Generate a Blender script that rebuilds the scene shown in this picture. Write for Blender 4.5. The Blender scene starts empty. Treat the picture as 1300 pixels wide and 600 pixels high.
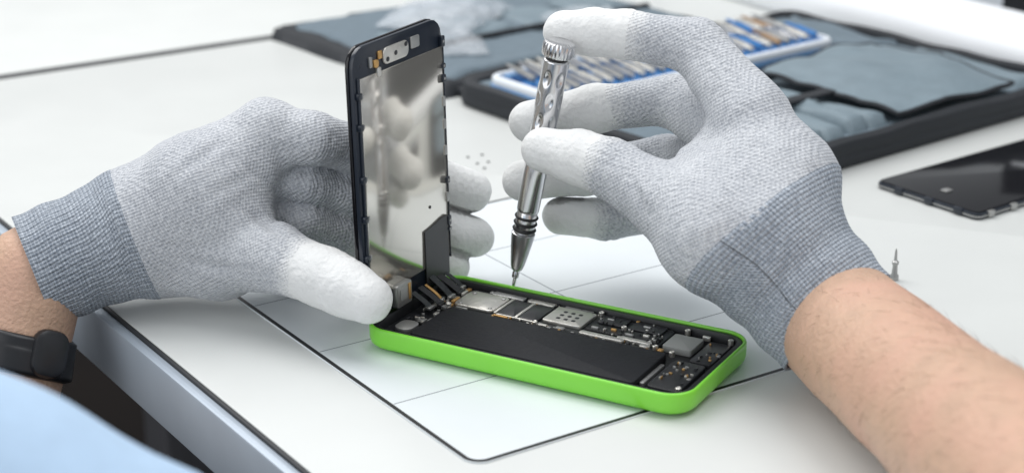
import bpy, bmesh, math, random
import numpy as np
from mathutils import Vector, Matrix, Quaternion, noise
random.seed(7)
S=0.01
sc=bpy.context.scene
C=sc.collection
PI=math.pi
# ------------------------------------------------------------------ camera model (cm)
H=26.6; P=math.radians(20); F=2262.0; cP=math.cos(P); sP=math.sin(P)
def ray(px,py):
    u=(px-650)/F; w=-(py-300)/F
    return Vector((u, cP+w*sP, -sP+w*cP))
def gp(px,py,z=0.0):
    d=ray(px,py); t=(z-H)/d.z
    return Vector((d.x*t,d.y*t,z))
def dp(px,py,Y):
    d=ray(px,py); t=Y/d.y
    return Vector((d.x*t,Y,H+d.z*t))
# ------------------------------------------------------------------ materials
def new_mat(name):
    m=bpy.data.materials.new(name); m.use_nodes=True
    nt=m.node_tree; b=nt.nodes['Principled BSDF']
    return m,nt,b
def nd(nt,t,**kw):
    n=nt.nodes.new(t)
    for k,v in kw.items(): setattr(n,k,v)
    return n
def math_n(nt,op,a,b=None,clamp=False):
    n=nd(nt,'ShaderNodeMath',operation=op); n.use_clamp=clamp
    for i,x in enumerate((a,b)):
        if x is None: continue
        if isinstance(x,(int,float)): n.inputs[i].default_value=x
        else: nt.links.new(x,n.inputs[i])
    return n.outputs[0]
def mat(name,col,rough=.5,metal=0.,var=.06,scale=8.,bump=0.,bscale=None,coat=0.,spec=None,sss=0.,rvar=.06,col2=None,c2scale=3.):
    m,nt,b=new_mat(name); L=nt.links
    tc=nd(nt,'ShaderNodeTexCoord')
    nz=nd(nt,'ShaderNodeTexNoise'); nz.inputs['Scale'].default_value=scale*10; nz.inputs['Detail'].default_value=6
    L.new(tc.outputs['Object'],nz.inputs['Vector'])
    mr=nd(nt,'ShaderNodeMix',data_type='RGBA')
    c0=[max(0,c*(1-var)) for c in col]+[1]; c1=[min(1,c*(1+var)) for c in col]+[1]
    mr.inputs['A'].default_value=c0; mr.inputs['B'].default_value=c1
    L.new(nz.outputs['Fac'],mr.inputs['Factor'])
    out=mr.outputs['Result']
    if col2:
        n3=nd(nt,'ShaderNodeTexNoise'); n3.inputs['Scale'].default_value=c2scale*10; n3.inputs['Detail'].default_value=3
        L.new(tc.outputs['Object'],n3.inputs['Vector'])
        f=math_n(nt,'MULTIPLY',math_n(nt,'SUBTRACT',n3.outputs['Fac'],.45),4.,True)
        m2=nd(nt,'ShaderNodeMix',data_type='RGBA'); m2.inputs['B'].default_value=(*col2,1)
        L.new(out,m2.inputs['A']); L.new(f,m2.inputs['Factor']); out=m2.outputs['Result']
    L.new(out,b.inputs['Base Color'])
    r=math_n(nt,'ADD',math_n(nt,'MULTIPLY',nz.outputs['Fac'],2*rvar),rough-rvar)
    L.new(r,b.inputs['Roughness'])
    b.inputs['Metallic'].default_value=metal
    if coat: b.inputs['Coat Weight'].default_value=coat; b.inputs['Coat Roughness'].default_value=.08
    if spec is not None: b.inputs['Specular IOR Level'].default_value=spec
    if sss:
        b.inputs['Subsurface Weight'].default_value=sss; b.inputs['Subsurface Radius'].default_value=(.01,.004,.002); b.inputs['Subsurface Scale'].default_value=.5
    if bump:
        n2=nd(nt,'ShaderNodeTexNoise'); n2.inputs['Scale'].default_value=(bscale or scale*4)*10; n2.inputs['Detail'].default_value=4
        L.new(tc.outputs['Object'],n2.inputs['Vector'])
        bp=nd(nt,'ShaderNodeBump'); bp.inputs['Strength'].default_value=bump; bp.inputs['Distance'].default_value=.001
        L.new(n2.outputs['Fac'],bp.inputs['Height']); L.new(bp.outputs['Normal'],b.inputs['Normal'])
    return m
def knit_mat(name,light,dark,period,rough=.9,depth=.0006,strength=.8,flecks=.5,stw=.3,fade=False,attr=True,rot=(0,0,0)):
    m,nt,b=new_mat(name); L=nt.links
    tc=nd(nt,'ShaderNodeTexCoord')
    at=nd(nt,'ShaderNodeAttribute',attribute_name='knit')
    sa=nd(nt,'ShaderNodeSeparateXYZ'); L.new(at.outputs['Vector'],sa.inputs[0])
    nz=nd(nt,'ShaderNodeTexNoise'); nz.inputs['Scale'].default_value=1000; nz.inputs['Detail'].default_value=3
    L.new(tc.outputs['Object'],nz.inputs['Vector'])
    nb=nd(nt,'ShaderNodeTexNoise'); nb.inputs['Scale'].default_value=45; nb.inputs['Detail'].default_value=3
    L.new(tc.outputs['Object'],nb.inputs['Vector'])
    if attr:
        comps=[(sa.outputs[0],2*PI/period),(sa.outputs[1],2*PI/period)]
    else:
        mp=nd(nt,'ShaderNodeMapping'); mp.inputs['Rotation'].default_value=rot
        L.new(tc.outputs['Object'],mp.inputs['Vector'])
        sx=nd(nt,'ShaderNodeSeparateXYZ'); L.new(mp.outputs['Vector'],sx.inputs[0])
        comps=[(sx.outputs[k],2*PI/(period*S)) for k in range(3)]
    acc=None
    for o,k in comps:
        s1=math_n(nt,'SINE',math_n(nt,'MULTIPLY',o,k))
        acc=s1 if acc is None else math_n(nt,'ADD',acc,s1)
    st=math_n(nt,'ADD',math_n(nt,'MULTIPLY',acc,.5/len(comps)),.5)
    fac=math_n(nt,'ADD',math_n(nt,'MULTIPLY',st,stw),math_n(nt,'MULTIPLY',math_n(nt,'SUBTRACT',nz.outputs['Fac'],.5),flecks*3.2))
    fac=math_n(nt,'ADD',fac,math_n(nt,'MULTIPLY',math_n(nt,'SUBTRACT',nb.outputs['Fac'],.5),.6))
    fac=math_n(nt,'ADD',fac,.5-stw*.5)
    cr=nd(nt,'ShaderNodeMix',data_type='RGBA',clamp_factor=True)
    cr.inputs['A'].default_value=(*dark,1); cr.inputs['B'].default_value=(*light,1)
    L.new(fac,cr.inputs['Factor']); out=cr.outputs['Result']
    if fade:
        f=math_n(nt,'ADD',math_n(nt,'MULTIPLY',sa.outputs[2],1.25),math_n(nt,'MULTIPLY',nz.outputs['Fac'],1.3))
        f=math_n(nt,'ADD',f,.12,True)
        m2=nd(nt,'ShaderNodeMix',data_type='RGBA',clamp_factor=True); m2.inputs['B'].default_value=(.78,.785,.785,1)
        L.new(out,m2.inputs['A']); L.new(f,m2.inputs['Factor']); out=m2.outputs['Result']
    L.new(out,b.inputs['Base Color'])
    b.inputs['Roughness'].default_value=rough
    b.inputs['Specular IOR Level'].default_value=.2
    b.inputs['Sheen Weight'].default_value=.1
    hh=math_n(nt,'ADD',st,math_n(nt,'MULTIPLY',nz.outputs['Fac'],.9))
    bp=nd(nt,'ShaderNodeBump'); bp.inputs['Strength'].default_value=strength; bp.inputs['Distance'].default_value=depth
    L.new(hh,bp.inputs['Height'])
    bp2=nd(nt,'ShaderNodeBump'); bp2.inputs['Strength'].default_value=.3; bp2.inputs['Distance'].default_value=.004
    L.new(nb.outputs['Fac'],bp2.inputs['Height']); L.new(bp.outputs['Normal'],bp2.inputs['Normal'])
    L.new(bp2.outputs['Normal'],b.inputs['Normal'])
    return m
M={}
M['table']=mat('table_laminate',(.635,.65,.635),.42,var=.035,scale=3,rvar=.05)
M['alu']=mat('silver_edge_profile',(.44,.50,.57),.42,metal=.25,var=.07,scale=4)
M['gasket']=mat('dark_gasket',(.03,.032,.035),.6)
M['leg']=mat('grey_steel',(.10,.10,.11),.45,metal=.3)
M['mat']=mat('repair_mat',(.735,.775,.795),.42,var=.03,scale=4)
M['ink']=mat('black_ink',(.015,.015,.018),.5)
M['line']=mat('grey_ink',(.22,.24,.27),.6)
M['green']=mat('green_plastic',(.235,.72,.055),.32,var=.04,scale=5,coat=.15,rvar=.05)
M['blackin']=mat('black_anodised',(.012,.013,.015),.45,var=.3,scale=20)
M['battery']=mat('battery_wrap',(.012,.013,.016),.62,var=.3,scale=10,bump=.2,bscale=60,spec=.3)
M['pcb']=mat('dark_pcb',(.016,.02,.022),.5,var=.4,scale=60)
M['silver']=mat('tinned_steel',(.74,.72,.67),.36,metal=.85,var=.12,scale=15,bump=.25,bscale=50)
M['silverd']=mat('dull_steel',(.42,.42,.41),.42,metal=.8,var=.12,scale=20)
M['greysq']=mat('grey_label',(.30,.31,.30),.5,var=.08)
M['gold']=mat('gold_contact',(.70,.42,.16),.38,metal=.8,var=.2,scale=40)
M['chip']=mat('chip_black',(.02,.021,.024),.35,var=.2,scale=30)
M['chrome']=mat('satin_steel',(.68,.68,.69),.22,metal=1.,var=.08,scale=20,rvar=.06)
M['steeld']=mat('dark_chuck_steel',(.55,.555,.57),.30,metal=1.,var=.1,scale=15)
M['rubber']=mat('black_rubber',(.012,.012,.013),.5)
M['mirror']=mat('mirror_backing',(.70,.67,.61),.115,metal=.82,var=.03,scale=2,rvar=.01)
M['navy']=mat('navy_black_frame',(.012,.018,.03),.3,var=.2,scale=15,coat=.2)
M['glass']=mat('black_glass',(.006,.006,.008),.1,var=.1,rvar=.02)
M['coat']=mat('white_coating',(.78,.785,.78),.8,var=.07,scale=14,bump=.7,bscale=45,rvar=.08,spec=.3)
M['skin']=mat('skin',(.57,.37,.26),.5,var=.18,scale=18,bump=.7,bscale=60,sss=.04,col2=(.63,.375,.275),c2scale=2.5)
M['hair']=mat('arm_hair_brown',(.14,.08,.045),.6)
M['casein']=mat('case_lining',(.14,.185,.22),.75,var=.15,scale=15,bump=.4,bscale=80)
M['flap']=mat('case_flap',(.18,.235,.27),.62,var=.15,scale=10,bump=.4,bscale=30)
M['caseblk']=mat('case_fabric_black',(.016,.019,.024),.7,var=.3,scale=30,bump=.3,bscale=90)
M['white']=mat('white_plastic',(.74,.78,.83),.4,var=.03)
M['blue']=mat('blue_plastic',(.035,.19,.48),.4,var=.1)
M['paleblue']=mat('pale_blue_plastic',(.16,.32,.56),.4,var=.1)
M['orange']=mat('brass_tip',(.40,.27,.17),.4,metal=.5)
M['denim']=mat('light_blue_cotton',(.44,.59,.77),.85,var=.1,scale=12,bump=.3,bscale=80)
M['floor']=mat('dark_floor',(.012,.009,.008),.7,var=.4,scale=1,spec=.1)
M['cab']=mat('cabinet_paint',(.68,.73,.79),.5,var=.03,scale=2)
M['cabw']=mat('cabinet_white',(.86,.88,.91),.5,var=.03,scale=2)
M['watch']=mat('watch_black',(.012,.013,.016),.35,var=.2,scale=20)
M['knit']=knit_mat('grey_knit',(.72,.735,.76),(.33,.35,.39),.12,fade=True,stw=.38,flecks=.47,attr=False,rot=(.5,.35,.6),depth=.0006,strength=.8)
M['cuff']=knit_mat('ribbed_cuff_knit',(.60,.65,.715),(.20,.235,.29),.145,depth=.001,strength=.95,flecks=.45,stw=.55)
def bag_mat():
    m,nt,b=new_mat('clear_plastic'); L=nt.links
    b.inputs['Base Color'].default_value=(.78,.83,.88,1); b.inputs['Roughness'].default_value=.1
    b.inputs['Alpha'].default_value=.33
    tc=nd(nt,'ShaderNodeTexCoord'); n2=nd(nt,'ShaderNodeTexNoise'); n2.inputs['Scale'].default_value=60
    L.new(tc.outputs['Object'],n2.inputs['Vector'])
    bp=nd(nt,'ShaderNodeBump'); bp.inputs['Strength'].default_value=1.; bp.inputs['Distance'].default_value=.008
    L.new(n2.outputs['Fac'],bp.inputs['Height']); L.new(bp.outputs['Normal'],b.inputs['Normal'])
    return m
M['bag']=bag_mat()
# ------------------------------------------------------------------ mesh helpers (cm)
def tagit(o,label,cat=None,group=None,kind=None):
    if label: o['label']=label
    if cat: o['category']=cat
    if group: o['group']=group
    if kind: o['kind']=kind
    return o
def empty(name,loc,rz=0,label=None,cat=None,group=None):
    o=bpy.data.objects.new(name,None); C.objects.link(o); o.empty_display_size=.01
    o.location=Vector(loc)*S; o.rotation_euler=(0,0,rz)
    return tagit(o,label,cat,group)
def rr(x0,x1,y0,y1,r,n=6):
    r=max(.001,min(r,(x1-x0)/2-1e-4,(y1-y0)/2-1e-4)); out=[]
    for cx,cy,a0 in ((x1-r,y1-r,0),(x0+r,y1-r,PI/2),(x0+r,y0+r,PI),(x1-r,y0+r,1.5*PI)):
        for i in range(n+1):
            a=a0+PI/2*i/n; out.append((cx+r*math.cos(a),cy+r*math.sin(a)))
    return out
class MB:
    def __init__(s): s.v=[]; s.f=[]
    def loops(s,loops,cap0=True,cap1=True,closed=False):
        b=len(s.v); n=len(loops[0])
        for l in loops: s.v+= [tuple(p) for p in l]
        K=len(loops)
        for k in range(K if closed else K-1):
            a=b+k*n; c=b+((k+1)%K)*n
            for i in range(n):
                j=(i+1)%n; s.f.append((a+i,a+j,c+j,c+i))
        if not closed:
            if cap0: s.f.append(tuple(b+i for i in reversed(range(n))))
            if cap1: s.f.append(tuple(b+(K-1)*n+i for i in range(n)))
        return s
    def rloft(s,x0,x1,y0,y1,r,prof,n=6,closed=False,cap0=True,cap1=True):
        L=[]
        for ins,z in prof:
            L.append([(x,y,z) for x,y in rr(x0+ins,x1-ins,y0+ins,y1-ins,max(r-ins,.02),n)])
        return s.loops(L,cap0,cap1,closed)
    def slab(s,x0,x1,y0,y1,z0,z1,r=.1,bv=.03,n=4):
        bv=min(bv,(z1-z0)/2.2)
        return s.rloft(x0,x1,y0,y1,r,[(bv,z0),(bv*.3,z0+bv*.3),(0,z0+bv),(0,z1-bv),(bv*.3,z1-bv*.3),(bv,z1)],n)
    def lathe(s,prof,n=24,M=None,disp=None):
        L=[]
        for r,z in prof:
            l=[]
            for i in range(n):
                a=2*PI*i/n; rr_=r+(disp(a,z) if disp else 0)
                p=Vector((rr_*math.cos(a),rr_*math.sin(a),z))
                if M: p=M@p
                l.append(p)
            L.append(l)
        return s.loops(L)
    def strip(s,pts,width_vec,th):
        L=[]
        for i,p in enumerate(pts):
            a=pts[max(0,i-1)]; b=pts[min(len(pts)-1,i+1)]
            t=(b-a).normalized(); nn=t.cross(width_vec).normalized()*th/2; w=width_vec/2
            L.append([p-w-nn,p+w-nn,p+w+nn,p-w+nn])
        return s.loops(L)
    def build(s,name,m,parent=None,smooth=True,ang=40):
        me=bpy.data.meshes.new(name)
        me.from_pydata([(v[0]*S,v[1]*S,v[2]*S) for v in s.v],[],s.f)
        bm=bmesh.new(); bm.from_mesh(me); bmesh.ops.recalc_face_normals(bm,faces=bm.faces); bm.to_mesh(me); bm.free()
        if smooth:
            me.shade_smooth(); me.set_sharp_from_angle(angle=math.radians(ang))
        me.materials.append(m)
        o=bpy.data.objects.new(name,me); C.objects.link(o)
        if parent: o.parent=parent
        return o
def slab(name,x0,x1,y0,y1,z0,z1,m,parent=None,r=.1,bv=.03):
    return MB().slab(x0,x1,y0,y1,z0,z1,r,bv).build(name,m,parent)
# padded cloth block: a fine grid top and bottom with puffed edges and slow waves
def cushion(name,b0,b1,a0,a1,z0,z1,m,parent,edge=.6,wave=.12,nx=36,ny=36,seed=0,sag=0):
    mb=MB(); top=[];bot=[]
    def rim(q,w): 
        d=min(q,1-q)*w
        return 1 if d>=edge else math.sqrt(max(0,1-(1-d/edge)**2))
    for j in range(ny+1):
        for i in range(nx+1):
            u=.5-.5*math.cos(PI*i/nx); v=.5-.5*math.cos(PI*j/ny)
            u=.55*u+.45*i/nx; v=.55*v+.45*j/ny
            x=b0+(b1-b0)*u; y=a0+(a1-a0)*v
            e=min(rim(u,b1-b0),rim(v,a1-a0))
            w=wave*noise.noise(Vector((x*.22+seed,y*.22,seed*1.7)))+wave*.4*noise.noise(Vector((x*.7,y*.7,seed)))
            w-=wave*1.1*max(0,1-abs(noise.noise(Vector((x*.3+y*.15,y*.12-seed,seed*2.3))))*6)
            top.append((x+.5*wave*noise.noise(Vector((y*.25,seed,x*.1))),y+.5*wave*noise.noise(Vector((x*.25,seed+4,1))),z0+(z1-z0)*e+w*e-sag*math.sin(PI*u)*math.sin(PI*v)))
            bot.append((x,y,z0))
    W_=nx+1; mb.v=top+bot; o_=len(top)
    for j in range(ny):
        for i in range(nx):
            a=j*W_+i; mb.f.append((a,a+1,a+1+W_,a+W_)); mb.f.append((o_+a+W_,o_+a+1+W_,o_+a+1,o_+a))
    brd=[i for i in range(W_)]+[j*W_+nx for j in range(1,ny+1)]+[ny*W_+i for i in range(nx-1,-1,-1)]+[j*W_ for j in range(ny-1,0,-1)]
    for p,q in zip(brd,brd[1:]+brd[:1]): mb.f.append((p,o_+p,o_+q,q))
    return mb.build(name,m,parent,ang=70)
# ------------------------------------------------------------------ floor, tables
tagit(slab('floor',-300,300,-150,500,-80,-75,M['floor'],r=1),None,kind='structure')
TA=math.atan2(.559,.829)
def tloc(x,y,z=0): return Vector((x*math.cos(TA)-y*math.sin(TA), x*math.sin(TA)+y*math.cos(TA), z))
def table(x0,x1,y0,y1,label,trim,seam):
    cx,cy=(x0+x1)/2,(y0+y1)/2
    t=empty('work_table',tloc(cx,cy,-75),TA,label,'table')
    X0,X1,Y0,Y1=x0-cx,x1-cx,y0-cy,y1-cy
    slab('table_top',X0,X1,Y0,Y1,75-2.4,75,M['table'],t,r=.3,bv=.05)
    slab('edge_band',X0-.62,X0-.14,Y0+.1,Y1-.1,75-2.6,75-.12,M['alu'],t,r=.1,bv=.1)
    slab('gasket',X0-.15,X0+.005,Y0+.1,Y1-.1,75-2.3,75-.04,M['gasket'],t,r=.05,bv=.02)
    if seam: slab('gap_shade_strip',X0,X1,Y0-1.12,Y0-.01,75-2.3,75-.03,M['gasket'],t,r=.05,bv=.02)  # dark filler strip standing in for the shade in the gap between tables
    if trim:
        L=[]
        for k in range(25):
            y=Y0+.1+(Y1-Y0-.2)*k/24
            L.append([(X1-2.6+(2.9+.15*math.sin(k*1.3))*math.cos(a),y,75+1.0+2.0*math.sin(a)) for a in [2*PI*i/24 for i in range(24)]])
        MB().loops(L).build('edge_cushion',M['cabw'],t)
    for lx in (X0+22,X1-8):
        for ly in (Y0+10,Y1-10):
            slab('leg',lx-2,lx+2,ly-2,ly+2,0,75-2.4,M['leg'],t,r=.4,bv=.1)
    return t
table(23.2,85,12,98.9,'pale work table carrying the repair mat, phone and tool case',True,False)
table(23.2,85,100.05,175,'second pale work table behind the dark seam at upper left',True,True)
# ------------------------------------------------------------------ mat
mcx,mcy=(27.7+49.5)/2,(43.3+64.9)/2
mt=empty('repair_mat',tloc(mcx,mcy,0),TA,'pale repair mat with black border and thin grid lines under the green phone','mat')
mx0,mx1,my0,my1=27.7-mcx,49.5-mcx,43.3-mcy,64.9-mcy
MB().rloft(mx0-.02,mx1+.02,my0-.02,my1+.02,.67,[(0,0.004),(0,.045),(.015,.06)],10).build('mat_sheet',M['mat'],mt)
MB().rloft(mx0,mx1,my0,my1,.65,[(0,.062),(0,.066),(.17,.066),(.17,.062)],10,closed=True).build('border_line',M['ink'],mt)
for y in (48.7,54.1,59.5):
    slab('grid_line',mx0+.2,mx1-.2,y-mcy-.025,y-mcy+.025,.061,.0645,M['line'],mt,r=.01,bv=.001)
for ya,yb in ((48.73,54.07),(54.13,59.47),(59.53,64.7)):
    x=38.6
    slab('grid_line',x-mcx-.025,x-mcx+.025,ya-mcy,yb-mcy,.061,.0645,M['line'],mt,r=.01,bv=.001)
# ------------------------------------------------------------------ green phone
LP,WP=13.2,6.3
du=Vector((.8747,-.4847,0)).normalized(); dv=Vector((-du.y,du.x,0))
A=Vector((-5.17,61.05,0))-du*.35-dv*.45
pc=A+du*LP/2+dv*WP/2
ph=empty('opened_phone',(pc.x,pc.y,.07),math.atan2(du.y,du.x),'opened phone in a lime green shell with bare battery and circuit board','phone')
SX,SY=-LP/2,-WP/2
ox,oy=SX+.35,SY+.45
MB().rloft(SX,-SX,SY,-SY,1.05,[(1.0,0),(.45,.015),(.18,.08),(.05,.2),(.005,.36),(0,.6),(0,.83),(.02,.875),(.05,.9),(.11,.9),(.135,.875),(.14,.80),(.14,.3)],12).build('shell',M['green'],ph,ang=60)
MB().rloft(SX,-SX,SY,-SY,1.05,[(.145,.31),(.145,.80),(.18,.82),(.36,.82),(.38,.79),(.40,.43),(.40,.31)],8,closed=True).build('inner_frame',M['blackin'],ph)
slab('inner_tray',SX+.41,-SX-.41,SY+.41,-SY-.41,.31,.44,M['blackin'],ph,r=.7)
def pb(name,u0,u1,v0,v1,z0,z1,m,r=.08,bv=.03,par=None):
    return slab(name,ox+u0,ox+u1,oy+v0,oy+v1,z0,z1,m,par or ph,r,bv)
pb('battery',1.5,10.6,.12,3.05,.44,.78,M['battery'],r=.15,bv=.05)
pb('battery_tab',10.62,10.8,.6,2.4,.44,.62,M['silverd'],r=.04)
pb('circuit_board',1.2,9.9,3.15,5.4,.44,.60,M['pcb'],r=.2)
sh=pb('shield',1.35,3.1,3.5,5.05,.60,.72,M['silver'],r=.25,bv=.04)
for x,y in ((1.6,3.7),(2.9,3.7),(1.6,4.8),(2.9,4.8)):
    MB().lathe([(.02,.72),(.09,.722),(.09,.74),(.05,.755)],10,Matrix.Translation((ox+x,oy+y,0))).build('screw',M['silverd'],sh)
pb('shield',2.2,3.6,5.08,5.42,.60,.71,M['silverd'],r=.05); pb('shield',3.75,4.9,5.1,5.42,.60,.70,M['silver'],r=.05)
pb('chip',3.28,4.05,3.55,5.0,.60,.69,M['chip']); pb('chip',4.2,5.0,3.55,5.0,.60,.70,M['chip'])
pb('chip_frame',4.06,4.19,3.5,5.05,.60,.715,M['silver'],r=.03,bv=.02)
pb('chip_frame',3.15,3.27,3.5,5.05,.60,.715,M['silver'],r=.03,bv=.02)
pb('chip_frame',3.3,5.0,3.42,3.5,.60,.705,M['silver'],r=.03,bv=.02)
cg=pb('sim_cage',5.12,6.75,3.72,5.15,.60,.745,M['silver'],r=.08)
for i in range(3):
    for j in range(3):
        x=ox+5.62+i*.32; y=oy+4.1+j*.32
        slab('cage_hole',x-.08,x+.08,y-.08,y+.08,.746,.752,M['chip'],cg,r=.05,bv=.002)
pb('sim_slot',5.3,6.5,5.16,5.42,.60,.70,M['silverd'],r=.04)
pb('connector_cover',6.9,8.7,3.22,3.5,.60,.76,M['silver'],r=.1); pb('connector_cover',8.3,9.7,3.52,3.78,.60,.73,M['silver'],r=.12); pb('connector_cover',9.35,9.75,3.2,3.5,.60,.74,M['silver'],r=.12)
pb('flex_cable',6.85,9.8,3.85,4.5,.60,.66,M['blackin'],r=.1); pb('chip',7.0,8.1,4.6,5.35,.60,.70,M['chip']); pb('chip',8.3,9.6,4.6,5.35,.60,.69,M['chip'])
for u,v,a,b_,mm in ((7.2,4.05,.3,.12,'silverd'),(7.9,4.2,.22,.1,'gold'),(8.6,4.05,.34,.12,'silverd'),(9.2,4.25,.25,.12,'silver'),(7.4,5.0,.28,.1,'silverd'),(8.9,5.0,.3,.12,'silverd'),(1.25,3.9,.14,.5,'gold'),(1.2,4.7,.12,.4,'silver'),(1.9,3.27,.5,.1,'silverd'),(3.6,3.27,.6,.1,'gold'),(5.4,3.3,.35,.16,'silver'),(6.1,3.35,.35,.2,'silverd'),(11.2,5.2,.3,.12,'silver'),(10.2,3.3,.2,.2,'gold')):
    pb('connector',u-a/2,u+a/2,v-b_/2,v+b_/2,.56,.735,M[mm],r=.03,bv=.02)
pb('grey_pad',10.05,11.2,3.75,5.0,.44,.70,M['greysq'],r=.1)
pb('speaker_box',10.95,12.2,.4,2.9,.44,.66,M['blackin'],r=.2); pb('dock_connector',11.4,12.25,3.1,5.1,.44,.62,M['chip'],r=.1)
pb('vibration_motor',.55,1.3,.45,1.35,.44,.70,M['silverd'],r=.3)
def comps(n,u0,u1,v0,v1,z,mats,smax=.28,name='small_component'):
    for i in range(n):
        u=random.uniform(u0,u1); v=random.uniform(v0,v1); a=random.uniform(.05,smax)/2; b=random.uniform(.05,smax)/2
        mm=random.choice(mats); zz=z+random.uniform(.02,.08)+i*.0007
        pb(name,u-a,u+a,v-b,v+b,z-.05,zz,M[mm],r=.03,bv=.012)
comps(40,.45,1.4,1.4,5.3,.56,['silver','silverd','gold','chip','silver'],.34)
comps(22,11.1,12.15,.6,2.8,.66,['silver','silverd','gold','chip','gold','chip'],.16)
comps(14,11.5,12.2,3.2,5.0,.62,['silverd','gold','chip'],.16)
comps(22,2.0,9.6,5.1,5.4,.62,['silver','gold','chip','silverd'],.18)
comps(34,6.9,9.8,3.75,5.3,.68,['silver','chip','silverd','chip'],.13,'tiny_component')  # more generic board boxes, same kind as small_component, here and below
comps(56,1.3,9.8,3.12,3.5,.61,['silver','chip','silverd','gold','chip'],.15,'tiny_component')
for u,v in ((.62,5.2),(12.15,.5),(12.15,5.2),(9.95,3.4),(1.3,3.3),(6.85,5.3),(10.4,5.3),(10.7,3.2),(5.05,3.3),(8.2,4.45)):
    MB().lathe([(.02,.6),(.11,.6),(.11,.78),(.08,.80),(.03,.78)],10,Matrix.Translation((ox+u,oy+v,0))).build('screw',M['silver'],ph)
# ------------------------------------------------------------------ lifted display
s_=dv.copy(); t_=Vector((-.035,-.005,1)); t_=(t_-s_*t_.dot(s_)).normalized(); y_=t_.cross(s_).normalized()
DB=A+du*.2+dv*.1+Vector((0,0,.93))
dis=bpy.data.objects.new('phone_display',None); C.objects.link(dis); dis.empty_display_size=.01
dis.location=DB*S; dis.rotation_euler=Matrix((s_,y_,t_)).transposed().to_euler()
tagit(dis,'lifted phone display showing its mirror-like metal back, held upright on the green phone','display')
DW,DH=6.1,10.45
def dslab(name,x0,x1,z0,z1,y0,y1,m,r=.08,bv=.02,par=None):
    b=MB().slab(x0,x1,z0,z1,y0,y1,r,bv); b.v=[(v[0],v[2],v[1]) for v in b.v]
    return b.build(name,m,par or dis)
dslab('glass_panel',0,DW,0,DH,.09,.24,M['glass'],r=.75,bv=.05)
dslab('frame',.03,DW-.03,.03,DH-.03,-.10,.085,M['navy'],r=.72,bv=.04)
dslab('backing_plate',.36,DW-.10,.9,DH-1.15,-.16,-.095,M['mirror'],r=.08,bv=.015)
for xa,xb in ((.2,.33),(DW-.09,DW-.045)):
    dslab('side_rail',xa,xb,.8,DH-1.1,-.19,-.1,M['navy'],r=.02)
br=dslab('camera_bracket',1.9,3.6,DH-.98,DH-.36,-.2,-.1,M['silver'],r=.25,bv=.04)
for x,z in ((2.15,DH-.8),(3.4,DH-.5),(2.7,DH-.68)):
    dslab('bracket_hole',x-.1,x+.1,z-.09,z+.09,-.215,-.2,M['chip'],r=.09,bv=.004,par=br)
dslab('sensor_block',3.8,4.4,DH-.8,DH-.35,-.17,-.1,M['silverd'],r=.08)
dslab('earpiece',1.25,1.55,DH-.95,DH-.66,-.22,-.1,M['gold'],r=.1); dslab('contact_spring',1.45,1.68,DH-1.3,DH-.97,-.22,-.1,M['silver'],r=.05)
dslab('contact_spring',1.0,1.18,DH-.9,DH-.5,-.19,-.1,M['silverd'],r=.05); dslab('contact_spring',1.6,1.85,DH-.7,DH-.4,-.18,-.1,M['gold'],r=.05)
for z in (DH-1.75,DH-2.9,5.6,4.1,2.6,1.4):
    dslab('clip',.1,.34,z-.13,z+.13,-.25,-.1,M['navy'],r=.06)
    dslab('clip',.37,.5,z-.09,z+.09,-.19,-.161,M['silverd'],r=.04)
for z,h in ((DH-.95,.22),(DH-2.4,.16),(DH-1.9,.1),(4.0,.14),(2.35,.2),(2.0,.08)):
    c=dslab('clip',DW-.26,DW-.03,z-h,z+h,-.25,-.1,M['navy'],r=.07)
    dslab('screw_hole',DW-.2,DW-.1,z-.05,z+.05,-.265,-.25,M['silverd'],r=.04,bv=.005,par=c)
for z in (DH-3.3,DH-4.2,5.2,3.3):
    dslab('clip',DW-.2,DW-.04,z-.2,z+.2,-.19,-.1,M['silverd'],r=.03)
b=MB()
poly=[(4.15,.2),(5.85,.2),(5.85,2.6),(5.45,2.6),(4.6,2.45),(4.15,2.4)]
b.loops([[(x,-.165,z) for x,z in poly],[(x,-.205,z) for x,z in poly]])
b.build('connector_plate',M['chip'],dis,smooth=False)
dslab('screw',4.6,4.72,3.2,3.32,-.18,-.16,M['chip'],r=.055,bv=.005)
cm=dslab('camera_cage',1.75,2.8,.1,1.0,-.38,-.1,M['silverd'],r=.1,bv=.05)
dslab('lens_window',1.95,2.4,.35,.85,-.41,-.38,M['greysq'],r=.1,bv=.012,par=cm)
dslab('lens_plate',2.52,2.7,.25,.9,-.40,-.38,M['gold'],r=.03,bv=.008,par=cm)
for x0,z1,mm,ln,wd in ((2.95,.5,'pcb',.8,.3),(3.45,.55,'blackin',.95,.34),(3.95,.5,'gold',.75,.14),(4.3,.7,'pcb',.9,.36),(4.85,.55,'blackin',1.0,.4),(5.4,.5,'pcb',.8,.24)):
    pts=[]
    for k in range(11):
        q=k/10; pts.append(Vector((x0+wd/2,-.2-ln*q-.1*math.sin(PI*q),z1*(1-q)**1.6-.2+.06*math.sin(PI*q))))
    MB().strip(pts,Vector((wd,0,0)),.02).build('flex_cable',M[mm],dis)
    dslab('flex_plug',x0-.03,x0+wd+.03,-.26,-.14,-.26-ln,-.1-ln,M['silverd'] if mm!='blackin' else M['chip'],r=.04,bv=.02)
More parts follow.
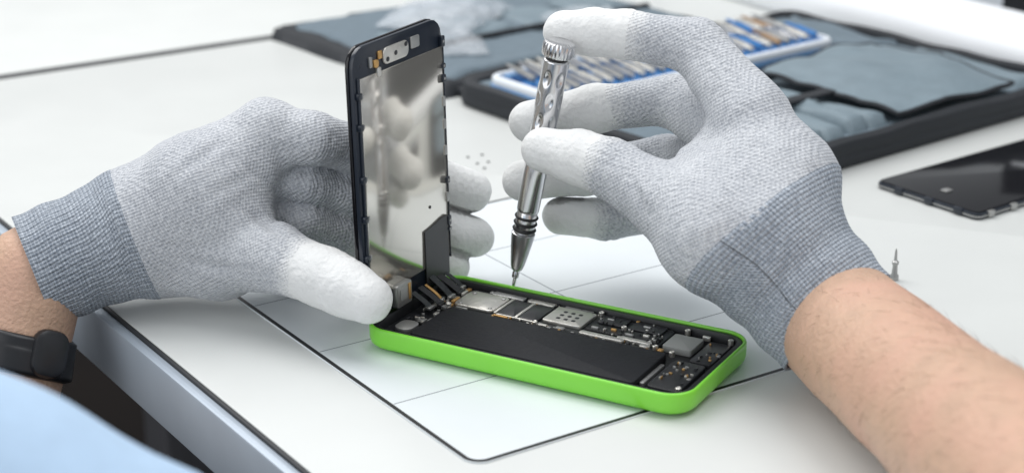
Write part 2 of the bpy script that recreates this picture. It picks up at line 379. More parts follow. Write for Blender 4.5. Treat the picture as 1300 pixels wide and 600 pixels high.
# ------------------------------------------------------------------ screwdriver
tip=gp(651,367,.8); top=dp(711,52,64.2)
ax=(top-tip); LEN=ax.length; ax.normalize()
sd=bpy.data.objects.new('screwdriver',None); C.objects.link(sd); sd.empty_display_size=.01
sd.location=tip*S; sd.rotation_euler=ax.to_track_quat('Z','Y').to_euler()
tagit(sd,'slim steel precision screwdriver with black rings, held upright over the green phone','screwdriver')
MB().lathe([(.03,0),(.055,.03),(.07,.3),(.075,.5),(.14,.55),(.14,.75),(.11,.8),(.11,1.0)],20).build('bit',M['chrome'],sd)
MB().lathe([(.17,.85),(.22,.9),(.27,1.05),(.33,1.4),(.40,1.9),(.45,2.25),(.46,2.45),(.40,2.5)],40).build('chuck',M['steeld'],sd)
MB().lathe([(.36,2.45),(.40,2.5),(.40,3.35),(.36,3.4)],32).build('neck',M['chrome'],sd)
for z in (2.62,2.88,3.14):
    MB().lathe([(.38,z-.06),(.44,z-.05),(.47,z),(.44,z+.05),(.38,z+.06)],32).build('grip_ring',M['rubber'],sd)
def dimp(a,z):
    d=0
    for r_,z0 in enumerate((6.3,7.15,8.0,8.85)):
        for k in range(6):
            a0=2*PI*(k+.5*(r_%2))/6+.35
            da=(a-a0+PI)%(2*PI)-PI
            q=(da*.5/.14)**2+((z-z0)/.26)**2
            d-=.075*math.exp(-q*q*1.2)
    return d
prof=[(.38,3.36),(.42,3.4)]
for k in range(110):
    z=3.45+(LEN-.75-3.45)*k/109; prof.append((.43+.07*min(1,(z-3.4)/3.2)-.04*math.exp(-((z-5.6)/.35)**2),z))
prof+=[(.46,LEN-.73),(.44,LEN-.70)]
MB().lathe(prof,96,disp=dimp).build('handle',M['chrome'],sd,ang=75)
MB().lathe([(.40,LEN-.72),(.44,LEN-.66),(.46,LEN-.62)],40).build('cap_collar',M['rubber'],sd)
def kn_(a,z): return .012*math.cos(a*28)
MB().lathe([(.46,LEN-.62),(.56,LEN-.58),(.6,LEN-.5),(.6,LEN-.15),(.57,LEN-.05),(.45,LEN)],112,disp=kn_).build('cap',M['chrome'],sd)
# ------------------------------------------------------------------ implicit hands
def smin(a,b,k):
    h=np.clip(.5+.5*(b-a)/k,0,1); return b*(1-h)+a*h-k*h*(1-h)
def seg_eval(Pts,a,b,ra,rb):
    ab=b-a; L2=float(ab@ab); w=Pts-a
    t=np.clip((w@ab)/L2,0,1)
    d=np.linalg.norm(w-t[...,None]*ab,axis=-1)-(ra+t*(rb-ra))
    return d,t*math.sqrt(L2)
def surface_net(Fv,lo,h):
    nx,ny,nz=Fv.shape
    ins=Fv<0
    cn=[(i,j,k) for i in (0,1) for j in (0,1) for k in (0,1)]
    def cs(o): return (slice(o[0],nx-1+o[0]),slice(o[1],ny-1+o[1]),slice(o[2],nz-1+o[2]))
    cnt=np.zeros((nx-1,ny-1,nz-1),np.int8)
    for o in cn: cnt+=ins[cs(o)]
    act=np.argwhere((cnt>0)&(cnt<8))
    idx=-np.ones((nx-1,ny-1,nz-1),np.int64); idx[tuple(act.T)]=np.arange(len(act))
    acc=np.zeros((len(act),3)); num=np.zeros(len(act))
    for o in cn:
        for ax_ in range(3):
            if o[ax_]: continue
            q=list(o); q[ax_]=1
            f0=Fv[tuple((act+np.array(o)).T)]; f1=Fv[tuple((act+np.array(q)).T)]
            m=(f0<0)!=(f1<0)
            t=np.where(m,f0/np.where(m,f0-f1,1),0)
            p=np.tile(np.array(o,float),(len(act),1)); p[:,ax_]+=t
            acc[m]+=p[m]; num[m]+=1
    V=(act+acc/num[:,None])*h+lo
    faces=[]
    for ax_ in range(3):
        b1,b2=(ax_+1)%3,(ax_+2)%3
        sl0=[slice(None)]*3; sl1=[slice(None)]*3; sl0[ax_]=slice(0,-1); sl1[ax_]=slice(1,None)
        cr=ins[tuple(sl0)]!=ins[tuple(sl1)]
        e=np.argwhere(cr)
        ok=(e[:,b1]>0)&(e[:,b2]>0)&(e[:,b1]<Fv.shape[b1]-1)&(e[:,b2]<Fv.shape[b2]-1); e=e[ok]
        def c(d1,d2):
            q=e.copy(); q[:,b1]+=d1; q[:,b2]+=d2; return idx[tuple(q.T)]
        quad=np.stack([c(-1,-1),c(0,-1),c(0,0),c(-1,0)],1)
        fl=~ins[tuple(e.T)]
        quad[fl]=quad[fl][:,::-1]
        faces.append(quad)
    return V,np.concatenate(faces)
def vnormals(V,Q):
    n=np.cross(V[Q[:,2]]-V[Q[:,0]],V[Q[:,3]]-V[Q[:,1]])
    N=np.zeros_like(V)
    for k in range(4): np.add.at(N,Q[:,k],n)
    return N/np.maximum(np.linalg.norm(N,axis=1),1e-9)[:,None]
def smooth(V,Q,it,lam=.5):
    for _ in range(it):
        acc=np.zeros_like(V); c=np.zeros(len(V))
        for k in range(4):
            a=Q[:,k]; b=Q[:,(k+1)%4]
            np.add.at(acc,a,V[b]); np.add.at(c,a,1); np.add.at(acc,b,V[a]); np.add.at(c,b,1)
        V=V+lam*(acc/np.maximum(c,1)[:,None]-V)
    return V
def np_mesh(name,V,Q,m,parent,attr=None):
    used=np.unique(Q); mp=-np.ones(len(V),np.int64); mp[used]=np.arange(len(used))
    me=bpy.data.meshes.new(name)
    me.from_pydata((V[used]*S).tolist(),[],mp[Q].tolist())
    if attr is not None:
        a=me.attributes.new('knit','FLOAT_VECTOR','POINT'); a.data.foreach_set('vector',attr[used].astype(np.float32).ravel())
    me.shade_smooth(); me.materials.append(m)
    o=bpy.data.objects.new(name,me); C.objects.link(o); o.parent=parent
    return o
pn=empty('person',(0,0,0),0,'person with grey knit gloves, left hand steadying the lifted display, right hand turning the screwdriver','person')
def vv(j): return np.array(dp(j[0],j[1],j[2])),j[3]
def wr(p):
    p=Vector(p)
    return noise.noise(p*.7)*.055+noise.noise(p*1.7+Vector((7,3,1)))*.03
def glove(palm,fingers,coats,label,seam,h=.1,creases=()):
    PR=[[vv(a),vv(b)] for a,b in palm]; FG=[[vv(j) for j in f] for f in fingers]
    allp=[x for s in PR for x in s]+[x for f in FG for x in f]
    lo=np.min([p-r for p,r in allp],0)-.5; hi=np.max([p+r for p,r in allp],0)+.5
    n=np.ceil((hi-lo)/h).astype(int)+1
    gx=[lo[i]+h*np.arange(n[i]) for i in range(3)]
    Fv=np.full(tuple(n),9.,np.float32); FF=np.full(tuple(n),9.,np.float32)
    def sub(ps,mg=.9):
        l=np.min([p-r for p,r in ps],0)-mg; u=np.max([p+r for p,r in ps],0)+mg
        i0=np.maximum(((l-lo)/h).astype(int),0); i1=np.minimum(((u-lo)/h).astype(int)+2,n)
        sl=tuple(slice(a,b) for a,b in zip(i0,i1))
        G=np.stack(np.meshgrid(*[gx[i][sl[i]] for i in range(3)],indexing='ij'),-1).astype(np.float32)
        return sl,G
    for (a,ra),(b,rb) in PR:
        sl,G=sub([(a,ra),(b,rb)]); d,_=seg_eval(G,a.astype(np.float32),b.astype(np.float32),ra,rb)
        Fv[sl]=smin(Fv[sl],d.astype(np.float32),.8)
    for f in FG:
        sl,G=sub(f); fd=None
        for (a,ra),(b,rb) in zip(f,f[1:]):
            d,_=seg_eval(G,a.astype(np.float32),b.astype(np.float32),ra,rb)
            fd=d if fd is None else smin(fd,d,.4)
        FF[sl]=smin(FF[sl],fd.astype(np.float32),.08)
    Fv=smin(Fv,FF,np.float32(.35))
    V,Q=surface_net(Fv,lo,h); V=smooth(V,Q,3)
    N=vnormals(V,Q)
    w=np.array([wr(p) for p in V])
    for (x0,y0,x1,y1,Y0,Y1,dep,wd) in creases:
        a=np.array(dp(x0,y0,Y0)); b=np.array(dp(x1,y1,Y1)); vdir=np.array([0,.9397,-.342])
        ab=b-a; L2=float(ab@ab); rel=V-a; t=np.clip((rel@ab)/L2,0,1)
        q=rel-t[:,None]*ab; q=q-(q@vdir)[:,None]*vdir
        dd=np.linalg.norm(q,axis=1); near=np.abs((rel-t[:,None]*ab)@vdir)<2.2
        prof=np.exp(-(dd/wd)**2)-.55*np.exp(-((dd-1.9*wd)/(wd*1.1))**2)
        w-=np.where(near,dep*prof*np.sin(PI*np.clip(t*.9+.05,0,1)),0)
    G=[]
    n1=np.array([noise.noise(Vector(p)*1.5) for p in V]); n5=np.array([noise.noise(Vector(p)*5) for p in V])
    for f,ct in zip(FG,coats):
        L0=0; bd=np.full(len(V),9.); al=np.zeros(len(V)); js=[]
        for (a,ra),(b,rb) in zip(f,f[1:]):
            d,t=seg_eval(V,a,b,ra,rb); m=d<bd; bd[m]=d[m]
            ext=(V-a)@((b-a)/np.linalg.norm(b-a))
            al[m]=(L0+np.maximum(t,np.where(t>1e-6,ext,t)))[m]
            L0+=np.linalg.norm(b-a); js.append(L0)
        g=np.where(bd<.34,al-ct*L0+.15*n1+.05*n5,-9.); G.append(g)
        for jp in js[:-1]:           # knuckle folds of the cloth
            for of,dep in ((-.34,.035),(.05,.05),(.42,.03)):
                w-=np.where(bd<.3,dep*np.exp(-((al-jp-of-.25*n1)/.1)**2)*np.clip(.6+1.2*n5,0,1),0)
    G=np.array(G); gm=G.max(0)
    w=w*np.where(gm>-.3,.6,1.)
    V=V+N*w[:,None]
    kn=np.zeros((len(V),3)); kn[:,2]=np.clip(gm,-1.3,.3)
    sp=np.array(seam[0]); sx_=np.array(seam[1]-seam[0]); sx_/=np.linalg.norm(sx_)
    keep=~np.all(gm[Q]>.3,1) & (((V-sp)@sx_)[Q].min(1)<.3)
    o=np_mesh('glove',V,Q[keep],M['knit'],pn,kn); o['label']=label
    for g in G:
        q=Q[np.all(g[Q]>-.22,1)]
        if len(q)<20: continue
        off=np.clip(-.03+(g+.22)/.6*.05,-.035,.016)
        np_mesh('coated_fingertip',V+N*off[:,None],q,M['coat'],o)
    def sdf(Pts):
        F_=np.full(Pts.shape[:-1],9.)
        for (a,ra),(b,rb) in PR: F_=smin(F_,seg_eval(Pts,a,b,ra,rb)[0],.8)
        fd=None
        for f in FG:
            for (a,ra),(b,rb) in list(zip(f,f[1:]))[:1]:
                d=seg_eval(Pts,a,b,ra,rb)[0]; fd=d if fd is None else smin(fd,d,.08)
        return smin(F_,fd,.35)
    return o,sdf
def sleeve(name,pts,m,parent,nl=50,na=120,th=.18,disp=None,ell=(1,1),up=Vector((0,.3,1)),want=False,sdf=None):
    P_=[Vector(p) for p,_ in pts]; R_=[r for _,r in pts]
    cum=[0]
    for a,b in zip(P_,P_[1:]): cum.append(cum[-1]+(b-a).length)
    def samp(q):
        for i in range(len(P_)-1):
            if q<=cum[i+1] or i==len(P_)-2:
                t=(q-cum[i])/(cum[i+1]-cum[i]); ts=t*t*(3-2*t)
                return P_[i].lerp(P_[i+1],t),R_[i]+(R_[i+1]-R_[i])*ts
    V=[];K=[];LL=[]
    def ring(q,off):
        p,r=samp(q); p2,_=samp(min(q+.6,cum[-1])); p1,_=samp(max(0,q-.6))
        t=(p2-p1).normalized(); x=t.cross(up).normalized(); y=x.cross(t)
        base=len(V)
        rs=[r]*na
        if sdf is not None:
            m_=72
            dirs=np.array([list(x*math.cos(2*PI*i/m_)+y*math.sin(2*PI*i/m_)) for i in range(m_)])
            tt=np.linspace(.6,4.4,96)
            f=sdf(np.array(p)[None,None]+dirs[:,None]*tt[None,:,None])
            k=np.argmax(f>0,1); k=np.maximum(k,1); ii=np.arange(m_)
            f0=f[ii,k-1]; f1=f[ii,k]; rad=tt[k-1]+(tt[k]-tt[k-1])*np.clip(-f0/np.where(f1-f0==0,1,f1-f0),0,1)
            wv=np.array([wr(np.array(p)+dirs[i]*rad[i]) for i in range(m_)])
            rad=rad+wv
            w=min(1,q/(cum[-1]*.75)); w=w*w*(3-2*w)
            lip=-.05+.07*min(1,q/.16)
            for i in range(na):
                fi=i/na*m_; a0=int(fi)%m_; fr=fi-int(fi)
                rs[i]=(1-w)*(rad[a0]*(1-fr)+rad[(a0+1)%m_]*fr+lip)+w*r
        for i in range(na):
            a=2*PI*i/na; rr_=rs[i]+off+(disp(q,a) if disp else 0)
            V.append(p+x*(rr_*math.cos(a)*ell[0])+y*(rr_*math.sin(a)*ell[1])); K.append((q,a*r,0))
        return base
    rings=[ring(cum[-1]*k/nl,0) for k in range(nl+1)]
    rings.append(ring(cum[-1]+.0,-th*.4)); 
    for k in range(6): rings.append(ring(cum[-1]*(1-.2*k/5)-.02,-th))
    Q=[]
    for a,b in zip(rings,rings[1:]):
        for i in range(na):
            j=(i+1)%na; Q.append((a+i,a+j,b+j,b+i))
    V=np.array([list(v) for v in V]); Q=np.array(Q)
    o=np_mesh(name,V,Q,m,parent,np.array(K))
    if want: return o,V[:(nl+1)*na].reshape(nl+1,na,3)
    return o
def limb(name,pts,m,parent,nl=40,na=48,wrk=.03,want=False):
    def d(q,a): return wrk*noise.noise(Vector((math.cos(a)*1.3,math.sin(a)*1.3,q*.35)))*2
    return sleeve(name,pts,m,parent,nl,na,th=.3,disp=d,want=want)
# right hand
W=(1050,395,57.6,2.25); W2=(968,300,59.2,2.65); MID=(985,238,60.3,2.05)
rI=(956,150,61.8,1.36); rM=(938,176,63.6,1.3); rR=(912,210,65.2,1.2); rL=(888,250,66.2,1.1)
palm=[(W,W2),(W2,MID),(MID,rI),((955,270,60.5,2.2),rM),((945,285,61,2.1),rR),((935,295,61.3,2.0),rL),((905,300,58.8,1.9),W2),((858,252,60.6,1.15),(930,190,62.2,1.25)),((905,300,58.8,1.75),(950,240,60.5,1.7)),((880,262,59.6,1.4),MID)]
fing=[[rI,(886,60,64.4,1.0),(795,44,65.2,.86),(755,41,65.4,.82),(716,40,65.4,.76)],
 [rM,(852,128,66.6,.95),(755,138,66.4,.87),(672,155,66.1,.79)],
 [rR,(845,202,67.6,.93),(745,218,67.2,.86),(663,229,66.7,.79)],
 [rL,(840,266,67.6,.9),(772,277,67.3,.82),(712,274,66.9,.74)],
 [(905,300,58.8,1.75),(850,258,60.2,1.35),(775,213,61.9,1.04),(735,200,62.6,.95),(690,190,63.15,.82)]]
cR=[(dp(958,295,59.4),2.75),(dp(975,314,59.0),2.76),(dp(1016,358,58.2),2.56),(dp(1064,410,57.2),2.44)]
RG,sdR=glove(palm,fing,[.70,.66,.66,.8,.70],'grey knit glove on the right hand gripping the screwdriver',(cR[0][0],cR[1][0]),
 creases=[(900,60,930,110,63,62,.08,.14),(880,95,930,135,63.5,62.5,.07,.13),(850,205,905,195,61.5,62,.12,.16),(800,228,815,275,61,60.5,.06,.13),(900,300,1010,240,57,59,.05,.18),(960,160,1000,215,60.5,59.5,.06,.16),(905,230,960,215,61,60.5,.06,.15),(930,260,990,290,59,58,.04,.16)])
def cuffd(q,a): return .014*math.sin(a*48)*min(1,q*2)+.025*math.sin(q*4.6+.5*math.sin(a*2))*min(1,q)+.04*noise.noise(Vector((math.cos(a),math.sin(a),q*.8)))*min(1,q)
sleeve('cuff',cR,M['cuff'],RG,disp=cuffd,na=288,sdf=sdR,th=.12)
fa=[dp(1020,362,58.2),dp(1062,408,57.3),dp(1182,510,49.6),dp(1322,634,41.2)]
fa.append(fa[-1]+(fa[-1]-fa[-2])*1.3)
arm,AV=limb('forearm',list(zip(fa,[2.15,2.30,2.38,2.62,3.2])),M['skin'],pn,nl=60,na=72,want=True)
hb=MB(); rnd=random.Random(3)
for k in range(620):
    i=rnd.randint(8,44); j=rnd.randrange(72)
    p=Vector(AV[i,j]); pn_=Vector(AV[i+1,j]); pj=Vector(AV[i,(j+1)%72])
    al=(pn_-p).normalized(); ac=(pj-p).normalized(); nn=al.cross(ac).normalized()
    cen=Vector(AV[i].mean(0))
    if nn.dot(p-cen)<0: nn=-nn
    p=p+(pn_-p)*rnd.random()+(pj-p)*rnd.random()
    d=(-al*.3+ac*rnd.uniform(-.9,.2)).normalized(); ln=rnd.uniform(.3,.75)
    pts=[p-nn*.02,p+d*ln*.5+nn*.12*ln,p+d*ln+nn*.13*ln]
    r_=[.0052,.004,.0014]; L=[]
    for q,rd in zip(pts,r_):
        L.append([q+(d.cross(nn)*math.cos(2*PI*m/3)+nn*math.sin(2*PI*m/3))*rd for m in range(3)])
    hb.loops(L)
ah=hb.build('arm_hair',M['hair'],arm); ah['kind']='stuff'
# left hand
lW=(50,340,63.6,1.95); lW2=(180,292,65,2.42)
lI=(340,172,65.6,1.38); lM=(328,218,66.2,1.2); lR=(318,262,66.5,1.1); lL=(312,300,66.6,1.0)
palmL=[(lW,lW2),(lW2,(258,246,64.9,2.3)),((258,246,64.9,2.3),lI),((250,268,65,2.2),lM),((240,288,65.3,2.0),lR),((235,308,65.6,1.8),lL),((205,300,65,2.1),(275,318,64.6,1.75)),((270,262,64.5,1.7),(305,288,64.0,1.25)),((275,318,64.4,1.75),(262,248,64.8,2.0))]
fingL=[[lI,(398,176,65.2,.98),(455,190,66.3,.92),(540,222,67.2,.88),(598,243,68.2,.84)],
 [lM,(392,232,65.7,.84),(445,246,66.4,.82),(535,280,67.1,.86),(602,301,67.8,.81)],
 [lR,(388,281,65.5,.80),(440,294,66.4,.80),(525,322,66.9,.84),(572,338,67.3,.78)],
 [lL,(400,324,67.4,.85),(440,328,67.9,.84),(470,330,68.2,.8)],
 [(275,318,64.4,1.7),(345,327,62.9,1.26),(413,352,61.2,1.06),(440,366,60.6,1.0),(467,379,60.0,.90)]]
cL=[(dp(176,293,65.0),2.4),(dp(160,299,64.9),2.42),(dp(105,320,64.3),2.28),(dp(42,344,63.6),2.2)]
LG,sdL=glove(palmL,fingL,[.55,.55,.55,.55,.60],'grey knit glove on the left hand holding up the display',(cL[0][0],cL[1][0]),
 creases=[(350,190,372,290,64,64,.09,.18),(305,262,370,305,63,62.5,.09,.16),(230,330,310,345,62.5,62,.07,.18),(215,235,300,170,63.5,64.5,.06,.2),(250,260,330,215,62.5,64,.06,.2),(385,150,392,205,65.5,65.5,.07,.13),(355,345,372,300,61.5,62,.06,.14),(420,160,428,205,65.5,65.5,.06,.12),(300,200,345,240,64,64,.05,.16)])
sleeve('cuff',cL,M['cuff'],LG,disp=cuffd,na=288,sdf=sdL,th=.12)
fl=[dp(85,328,64),dp(45,345,63.5),dp(30,398,63.0),dp(8,480,62.0)]; fl.append(fl[-1]+(fl[-1]-fl[-2])*2.4)
limb('forearm',list(zip(fl,[1.75,1.92,2.0,2.1,2.8])),M['skin'],pn)
wp=[(dp(22,418,62.75),2.12),(dp(21,421,62.75),2.32),(dp(10,468,62.1),2.42),(dp(9,472,62.05),2.2)]
wt=sleeve('wristwatch',wp,M['watch'],pn,nl=14,na=64,th=.2); wt['label']='black wristwatch on the left wrist'
bk=MB().slab(-.7,.7,-.9,.9,-.3,.28,.5,.2).build('watch_case',M['watch'],wt); bk.location=dp(62,449,61.0)*S; bk.rotation_euler=(1.2,.45,.55)
# trouser leg
ky=36
kn=[dp(-390,612,ky),dp(-60,739,ky),dp(140,812,ky)]
f_=.81
tk=[(kn[0],6.6*f_),(kn[1],5.9*f_),(kn[2],5.5*f_),(kn[2]+(kn[2]-kn[1]).normalized()*2.8+Vector((0,0,-.5)),4.2*f_),(kn[2]+(kn[2]-kn[1]).normalized()*4.2+Vector((0,0,-1.3)),.9)]
tr=limb('trouser_leg',tk,M['denim'],pn,wrk=.12); tr['label']='pale blue trouser leg at the lower left'
# ------------------------------------------------------------------ tool case
K=Vector((11.1,78.4,0)); CA=math.atan2(.63,.776)
bx=Vector((math.cos(CA),math.sin(CA),0)); ay=Vector((-bx.y,bx.x,0))
def kloc(b_,a_,z): return K+bx*b_+ay*a_+Vector((0,0,z))
tcs=empty('tool_case',kloc(14,11,0),CA,'open black fabric tool case with grey lining at the back of the table','tool case')
def cs(name,b0,b1,a0,a1,z0,z1,m,r=.5,bv=.1,par=None): return slab(name,b0-14,b1-14,a0-11,a1-11,z0,z1,m,par or tcs,r,bv)
def cu(name,b0,b1,a0,a1,z0,z1,m,edge=.6,wave=.12,seed=0,n=36,sag=0): return cushion(name,b0-14,b1-14,a0-11,a1-11,z0,z1,m,tcs,edge,wave,n,n,seed,sag)
cs('case_body',-1,26,0,21.8,0,.8,M['caseblk'],r=1.5,bv=.25)
L=[]
for ins,z in [(.05,.7),(-.02,1.0),(.1,1.35),(.45,1.5),(.85,1.35),(.95,.8)]:
    l=[]
    base=rr(-15+ins,12-ins,-11+ins,10.8-ins,max(1.6-ins,.1),6)
    for p,q in zip(base,base[1:]+base[:1]):
        k=26 if math.hypot(q[0]-p[0],q[1]-p[1])>5 else 1
        for i in range(k):
            x=p[0]+(q[0]-p[0])*i/k; y=p[1]+(q[1]-p[1])*i/k
            nz_=noise.noise(Vector((x*.25,y*.25,2)))
            l.append((x+.15*noise.noise(Vector((y*.3,1,x*.3))),y+.15*nz_,z+.3*nz_*(z-.6)))
    L.append(l)
MB().loops(L,closed=True).build('case_rim',M['caseblk'],tcs)
cu('lining',-.2,25.2,.8,21,.8,1.1,M['casein'],edge=.3,wave=.08,seed=1)
cu('cover_panel',-1,22,22.4,40.6,0,.8,M['caseblk'],edge=.7,wave=.2,seed=2)
cu('cover_lining',.1,21,23.4,39.6,.5,1.05,M['casein'],edge=.5,wave=.2,seed=2)
cs('hinge_strip',0,22,21.6,22.6,.1,.5,M['caseblk'],r=.2)
for k in range(4): cu('elastic_loop',2+k*4.6,5.6+k*4.6,29.5+.4*(k%2),33.5,1.0,1.35,M['flap'],edge=.5,wave=.2,seed=20+k,n=14)
cs('piping',.6,20.6,28.7,29.1,.95,1.3,M['caseblk'],r=.15,bv=.12)
for k in range(5):
    b0=3.6+k*1.6; cu('pocket',b0,b0+1.5,1.4,10.2,1.0,1.6+.25*(k%2),M['flap'],edge=.5,wave=.25,seed=k,n=16)
cs('pocket_strap',3.4,11.8,5.2,6.0,1.8,1.98,M['caseblk'],r=.2,bv=.06)
def fz(b_,a_):
    q=(a_-1.0)/9.8; p=(b_-11.6)/9.4
    return 1.75+.35*math.sin(PI*q)+.35*q+.15*math.sin(PI*p)+.4*noise.noise(Vector((b_*.3,a_*.3,5)))-.16*max(0,1-abs(noise.noise(Vector((b_*.25+a_*.1,a_*.2,8))))*5)
fl_=MB(); n=24
for i in range(n+1):
    for j in range(n+1):
        b_=11.6+9.4*j/n; a_=1.0+9.8*i/n
        fl_.v.append((b_-14,a_-11,fz(b_,a_)))
N1=(n+1)*(n+1)
fl_.v+= [(x,y,z-.16) for x,y,z in fl_.v]
for i in range(n):
    for j in range(n):
        a=i*(n+1)+j; fl_.f.append((a,a+1,a+n+2,a+n+1)); fl_.f.append((N1+a+n+1,N1+a+n+2,N1+a+1,N1+a))
brd=list(range(n+1))+[k*(n+1)+n for k in range(1,n+1)]+[n*(n+1)+k for k in range(n-1,-1,-1)]+[k*(n+1) for k in range(n-1,0,-1)]
for p,q in zip(brd,brd[1:]+brd[:1]): fl_.f.append((p,N1+p,N1+q,q))
flp=fl_.build('flap',M['flap'],tcs,ang=60)
per=[(11.6+9.4*k/20,1.0) for k in range(21)]+[(21.0,1.0+9.8*k/20) for k in range(1,21)]+[(21.0-9.4*k/20,10.8) for k in range(1,21)]+[(11.6,10.8-9.8*k/20) for k in range(1,20)]
LL=[]
for i,(b_,a_) in enumerate(per):
    p0=Vector(per[i-1]); p1=Vector(per[(i+1)%len(per)]); t=(p1-p0).normalized(); nn=Vector((t.y,-t.x))
    z=fz(b_,a_)-.08
    LL.append([(b_-14+nn.x*.14*math.cos(c),a_-11+nn.y*.14*math.cos(c),z+.14*math.sin(c)) for c in [2*PI*m/8 for m in range(8)]])
MB().loops(LL,closed=True).build('piping',M['caseblk'],flp)
cu('pocket',21.4,24.4,1.4,10,1.0,1.5,M['flap'],edge=.6,wave=.25,seed=9,n=16)
cu('pocket',21.3,24.7,11.5,20,1.0,1.6,M['casein'],edge=.6,wave=.25,seed=12,n=16)
cs('elastic_band',11.5,21,11.0,11.7,1.05,1.35,M['caseblk'],r=.2)
# bit tray
TB,TAa=10.1,16.0
ty=empty('bit_tray',kloc(TB,TAa,1.12),CA,'white and blue bit tray lying in the black tool case','tray')
MB().rloft(-10.6,10.6,-3.1,3.4,.9,[(.1,0),(0,.15),(0,.38),(.06,.42),(.4,.42)],6).build('tray_base',M['paleblue'],ty)
MB().rloft(-10.55,10.55,-3.05,3.35,.9,[(.06,.43),(0,.48),(0,.75),(.1,.85),(.35,.85),(.4,.75),(.42,.43)],6,closed=True).build('tray_rim',M['white'],ty)
slab('tray_floor',-10.1,10.1,-2.6,2.9,.43,.5,M['blue'],ty,r=.4)
for x0,x1 in ((-9.9,-4.2),(-3.8,2.6),(3.0,9.9)):
    slab('bit_holder',x0,x1,-2.45,-1.75,.5,.8,M['blue'],ty); slab('bit_holder',x0,x1,.3,1.0,.5,.8,M['blue'],ty)
slab('bit_rest',-9.9,9.9,-.6,-.1,.5,.9,M['paleblue'],ty); slab('bit_rest',-9.9,9.9,2.1,2.6,.5,.9,M['paleblue'],ty)
def bitmesh():
    L=[]
    for r,z in ((.14,0),(.19,.05),(.19,1.5),(.12,1.62),(.10,2.2),(.04,2.5)):
        L.append([(r*math.cos(PI/3*i),r*math.sin(PI/3*i),z) for i in range(6)])
    return MB().loops(L)
ordn=['first','second','third','fourth','fifth','sixth','seventh','eighth','ninth','tenth','eleventh','twelfth','thirteenth','fourteenth','fifteenth','sixteenth','seventeenth','eighteenth','nineteenth','twentieth','twenty-first','twenty-second','twenty-third','twenty-fourth','twenty-fifth','twenty-sixth']
meshes={}
for row,(dy,rn) in enumerate(((-2.3,'front'),(.45,'back'))):
    for k in range(26):
        mm=['silver','chrome','silverd','orange','silver','blue'][(k*5+row*3)%6] if k>13 else ['silver','silverd','steeld','silver'][(k+row)%4]
        cn='brass' if mm=='orange' else ('blue' if mm=='blue' else 'steel')
        if mm not in meshes:
            o=bitmesh().build('screwdriver_bit',M[mm]); meshes[mm]=o
        else:
            o=meshes[mm].copy(); C.objects.link(o)
        p=kloc(TB-9.5+k*.76,TAa+dy,1.12+1.02)
        o.location=p*S
        d=(ay*.92+Vector((0,0,.12))+bx*random.uniform(-.08,.08)).normalized()
        o.rotation_euler=d.to_track_quat('Z','Y').to_euler()
        tagit(o,f'{cn} screwdriver bit, {ordn[k]} from the left in the {rn} row of the bit tray','screwdriver bit','bits in the tray')
# plastic bags on the cover
LL=[]; n=28
for i in range(n+1):
    x=-4+8*i/n; l=[]
    for j in range(n):
        a=2*PI*j/n; e=(1-abs(x/4.05)**4)
        y=3*math.cos(a); z=(1.1*e+.06)*abs(math.sin(a))**.8*(1 if math.sin(a)>0 else -.02)+(.45*noise.noise(Vector((x*.8,y*.8,3)))+.3*noise.noise(Vector((x*2,y*2,6))))*e
        l.append((x,y,max(z,.0)+.02))
    LL.append(l)
bag=MB().loops(LL).build('plastic_bag',M['bag']); bag.location=kloc(8,34,1.25)*S; bag.rotation_euler=(0,0,CA+.5)
tagit(bag,'clear plastic bag lying on the grey cover panel of the tool case','bag')
bag2=bag.copy(); C.objects.link(bag2); bag2.location=kloc(14,27,1.15)*S; bag2.rotation_euler=(0,0,CA+1.3); bag2.scale=(.8,.75,.7)
tagit(bag2,'smaller clear plastic bag on the tool case cover, just behind the bit tray','bag')
bag3=bag.copy(); C.objects.link(bag3); bag3.location=kloc(3.5,28.2,1.15)*S; bag3.rotation_euler=(0,0,CA+2.6); bag3.scale=(.6,.7,.6)
tagit(bag3,'small clear plastic bag at the left end of the tool case cover','bag')
# loose screen at right
l0=gp(1111,238); l1=gp(1241,281); sd_=(l1-l0).normalized(); ld=Vector((-sd_.y,sd_.x,0)); hw=(l1-l0).length/2; lc=l0+sd_*hw+ld*6.1
lp=empty('loose_screen',(lc.x,lc.y,0),math.atan2(ld.y,ld.x),'black glossy phone screen lying flat on the table beside the tool case','phone screen')
slab('bezel',-6.1,6.1,-hw,hw,.02,.32,M['navy'],lp,r=.35,bv=.06)
slab('metal_edge',-6.12,6.12,-hw-.02,hw+.02,.12,.19,M['silverd'],lp,r=.35,bv=.02)
slab('screen_glass',-6.02,6.02,-hw+.08,hw-.08,.32,.38,M['glass'],lp,r=.3,bv=.03)
for k in range(7): slab('clip',-5.4+k*1.6,-5.0+k*1.6,-hw-.1,-hw+.1,.05,.34,M['silverd'],lp,r=.05,bv=.02)
for v in (-1.9,-.2,1.6): slab('clip',-6.18,-5.95,v-.25,v+.25,.05,.36,M['navy'],lp,r=.05,bv=.02)
slab('connector',-5.0,-4.5,-.3,.1,.381,.46,M['silverd'],lp,r=.1,bv=.03)
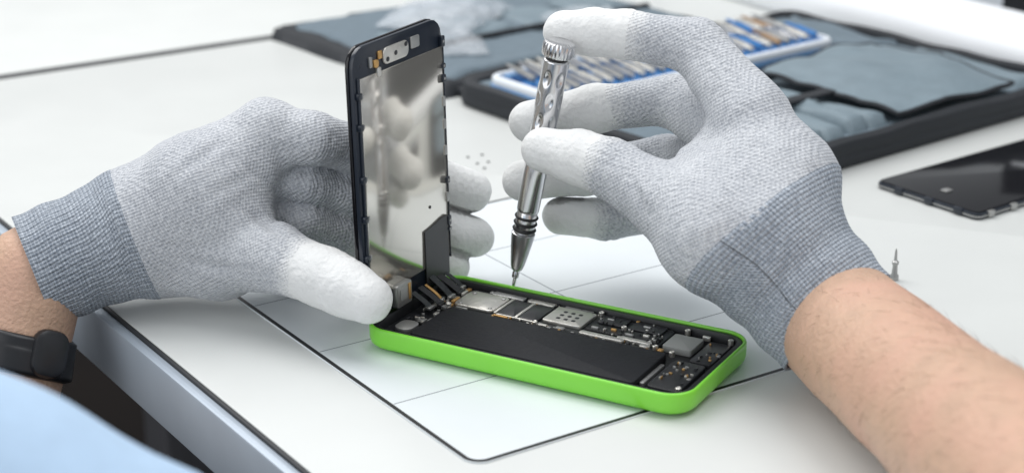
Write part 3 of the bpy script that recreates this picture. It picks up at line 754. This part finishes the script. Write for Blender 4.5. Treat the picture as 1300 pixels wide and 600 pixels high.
# standing bit behind wrist and loose screws
p=gp(1135,355)
o=MB().lathe([(.17,0),(.18,.05),(.18,.2),(.12,.28),(.10,.65),(.14,.7),(.14,.8),(.07,.86),(.045,1.25),(.02,1.35)],16).build('screwdriver_bit',M['silverd']); o.location=p*S
tagit(o,'small steel bit standing on the table behind the right wrist','screwdriver bit')
scr=[(594,200,'leftmost'),(612,197,'farthest'),(606,208,'middle'),(620,206,'rightmost'),(615,214,'nearest')]
for px,py,w in scr:
    o=MB().lathe([(.03,0),(.07,.01),(.085,.03),(.07,.05),(.03,.055)],12).build('screw',M['gasket']); o.location=gp(px,py)*S
    tagit(o,f'tiny dark screw on the table behind the display, {w} of five','screw','loose screws on the table')
# cabinet and chair behind right
cb=empty('cabinet',tloc(125,80,-75),TA,'pale grey cabinet behind the table at upper right','cabinet')
slab('cabinet_body',-15,25,-70,70,0,82,M['cab'],cb,r=.5,bv=.2)
for k in range(7):
    slab('door',-15.9,-15.05,-69+k*20,-50+k*20,3,80,M['cabw'] if k%2 else M['cab'],cb,r=.3,bv=.1)
ch=empty('office_chair',tloc(80,62.5,-75),TA,'black office chair behind the table, its backrest edge in the top right corner','chair')
bkr=cushion('backrest',-20,20,-2,36,0,3.2,M['caseblk'],ch,1.5,.3,20,20,5)
bkr.location=Vector((17,0,74))*S; bkr.rotation_euler=Matrix(((0,0,1),(1,0,0),(0,1,0))).to_euler()
cushion('seat',-20,12,-19,19,42,48,M['caseblk'],ch,2.,.3,16,16,6)
slab('back_post',17.5,19.5,-3,3,40,80,M['leg'],ch,r=.5,bv=.3); slab('back_arm',8,19.4,-3,3,38.5,41.5,M['leg'],ch,r=.5,bv=.3)
MB().lathe([(3,6),(3,30),(2,31),(2,42)],16).build('column',M['leg'],ch)
for k in range(5):
    a=2*PI*k/5+.3; d=Vector((math.cos(a),math.sin(a),0))
    MB().strip([d*2+Vector((0,0,8)),d*14+Vector((0,0,6.5)),d*26+Vector((0,0,5))],Vector((-d.y,d.x,0))*4,2.5).build('foot',M['leg'],ch)
    MB().lathe([(.8,-1.2),(2.3,-1),(2.5,0),(2.3,1),(.8,1.2)],16,Matrix.Translation(d*25+Vector((0,0,2.6)))@Matrix.Rotation(PI/2,4,'X')).build('castor',M['caseblk'],ch)
# ------------------------------------------------------------------ light, camera
w=bpy.data.worlds.new('World'); sc.world=w; w.use_nodes=True
bg=w.node_tree.nodes['Background']; bg.inputs[0].default_value=(.92,.96,1.0,1); bg.inputs[1].default_value=.5
def area(name,loc,tgt,size,power,col):
    l=bpy.data.lights.new(name,'AREA'); l.size=size; l.energy=power; l.color=col
    o=bpy.data.objects.new(name,l); C.objects.link(o); o.location=Vector(loc)*S
    o.rotation_euler=(Vector(tgt)-Vector(loc)).to_track_quat('-Z','Y').to_euler()
area('window_light',(-75,150,165),(0,65,0),1.6,31,(1,.99,.98))
area('ceiling_light',(50,55,150),(0,65,0),1.0,10,(.98,.99,1))
area('fill_light',(-90,-30,60),(0,60,0),1.4,7.5,(.97,.985,1))  # added fill from front-left to brighten table edge and gloves, no real source
cam=bpy.data.cameras.new('camera'); co=bpy.data.objects.new('camera',cam); C.objects.link(co)
co.location=(0,0,H*S); co.rotation_euler=(PI/2-P,0,0)
cam.sensor_width=36; cam.lens=36*F/1300; cam.clip_start=.01; cam.clip_end=50
cam.dof.use_dof=True; cam.dof.focus_distance=.665; cam.dof.aperture_fstop=10
sc.camera=co
sc.view_settings.view_transform='Standard'; sc.view_settings.look='None'; sc.view_settings.exposure=0
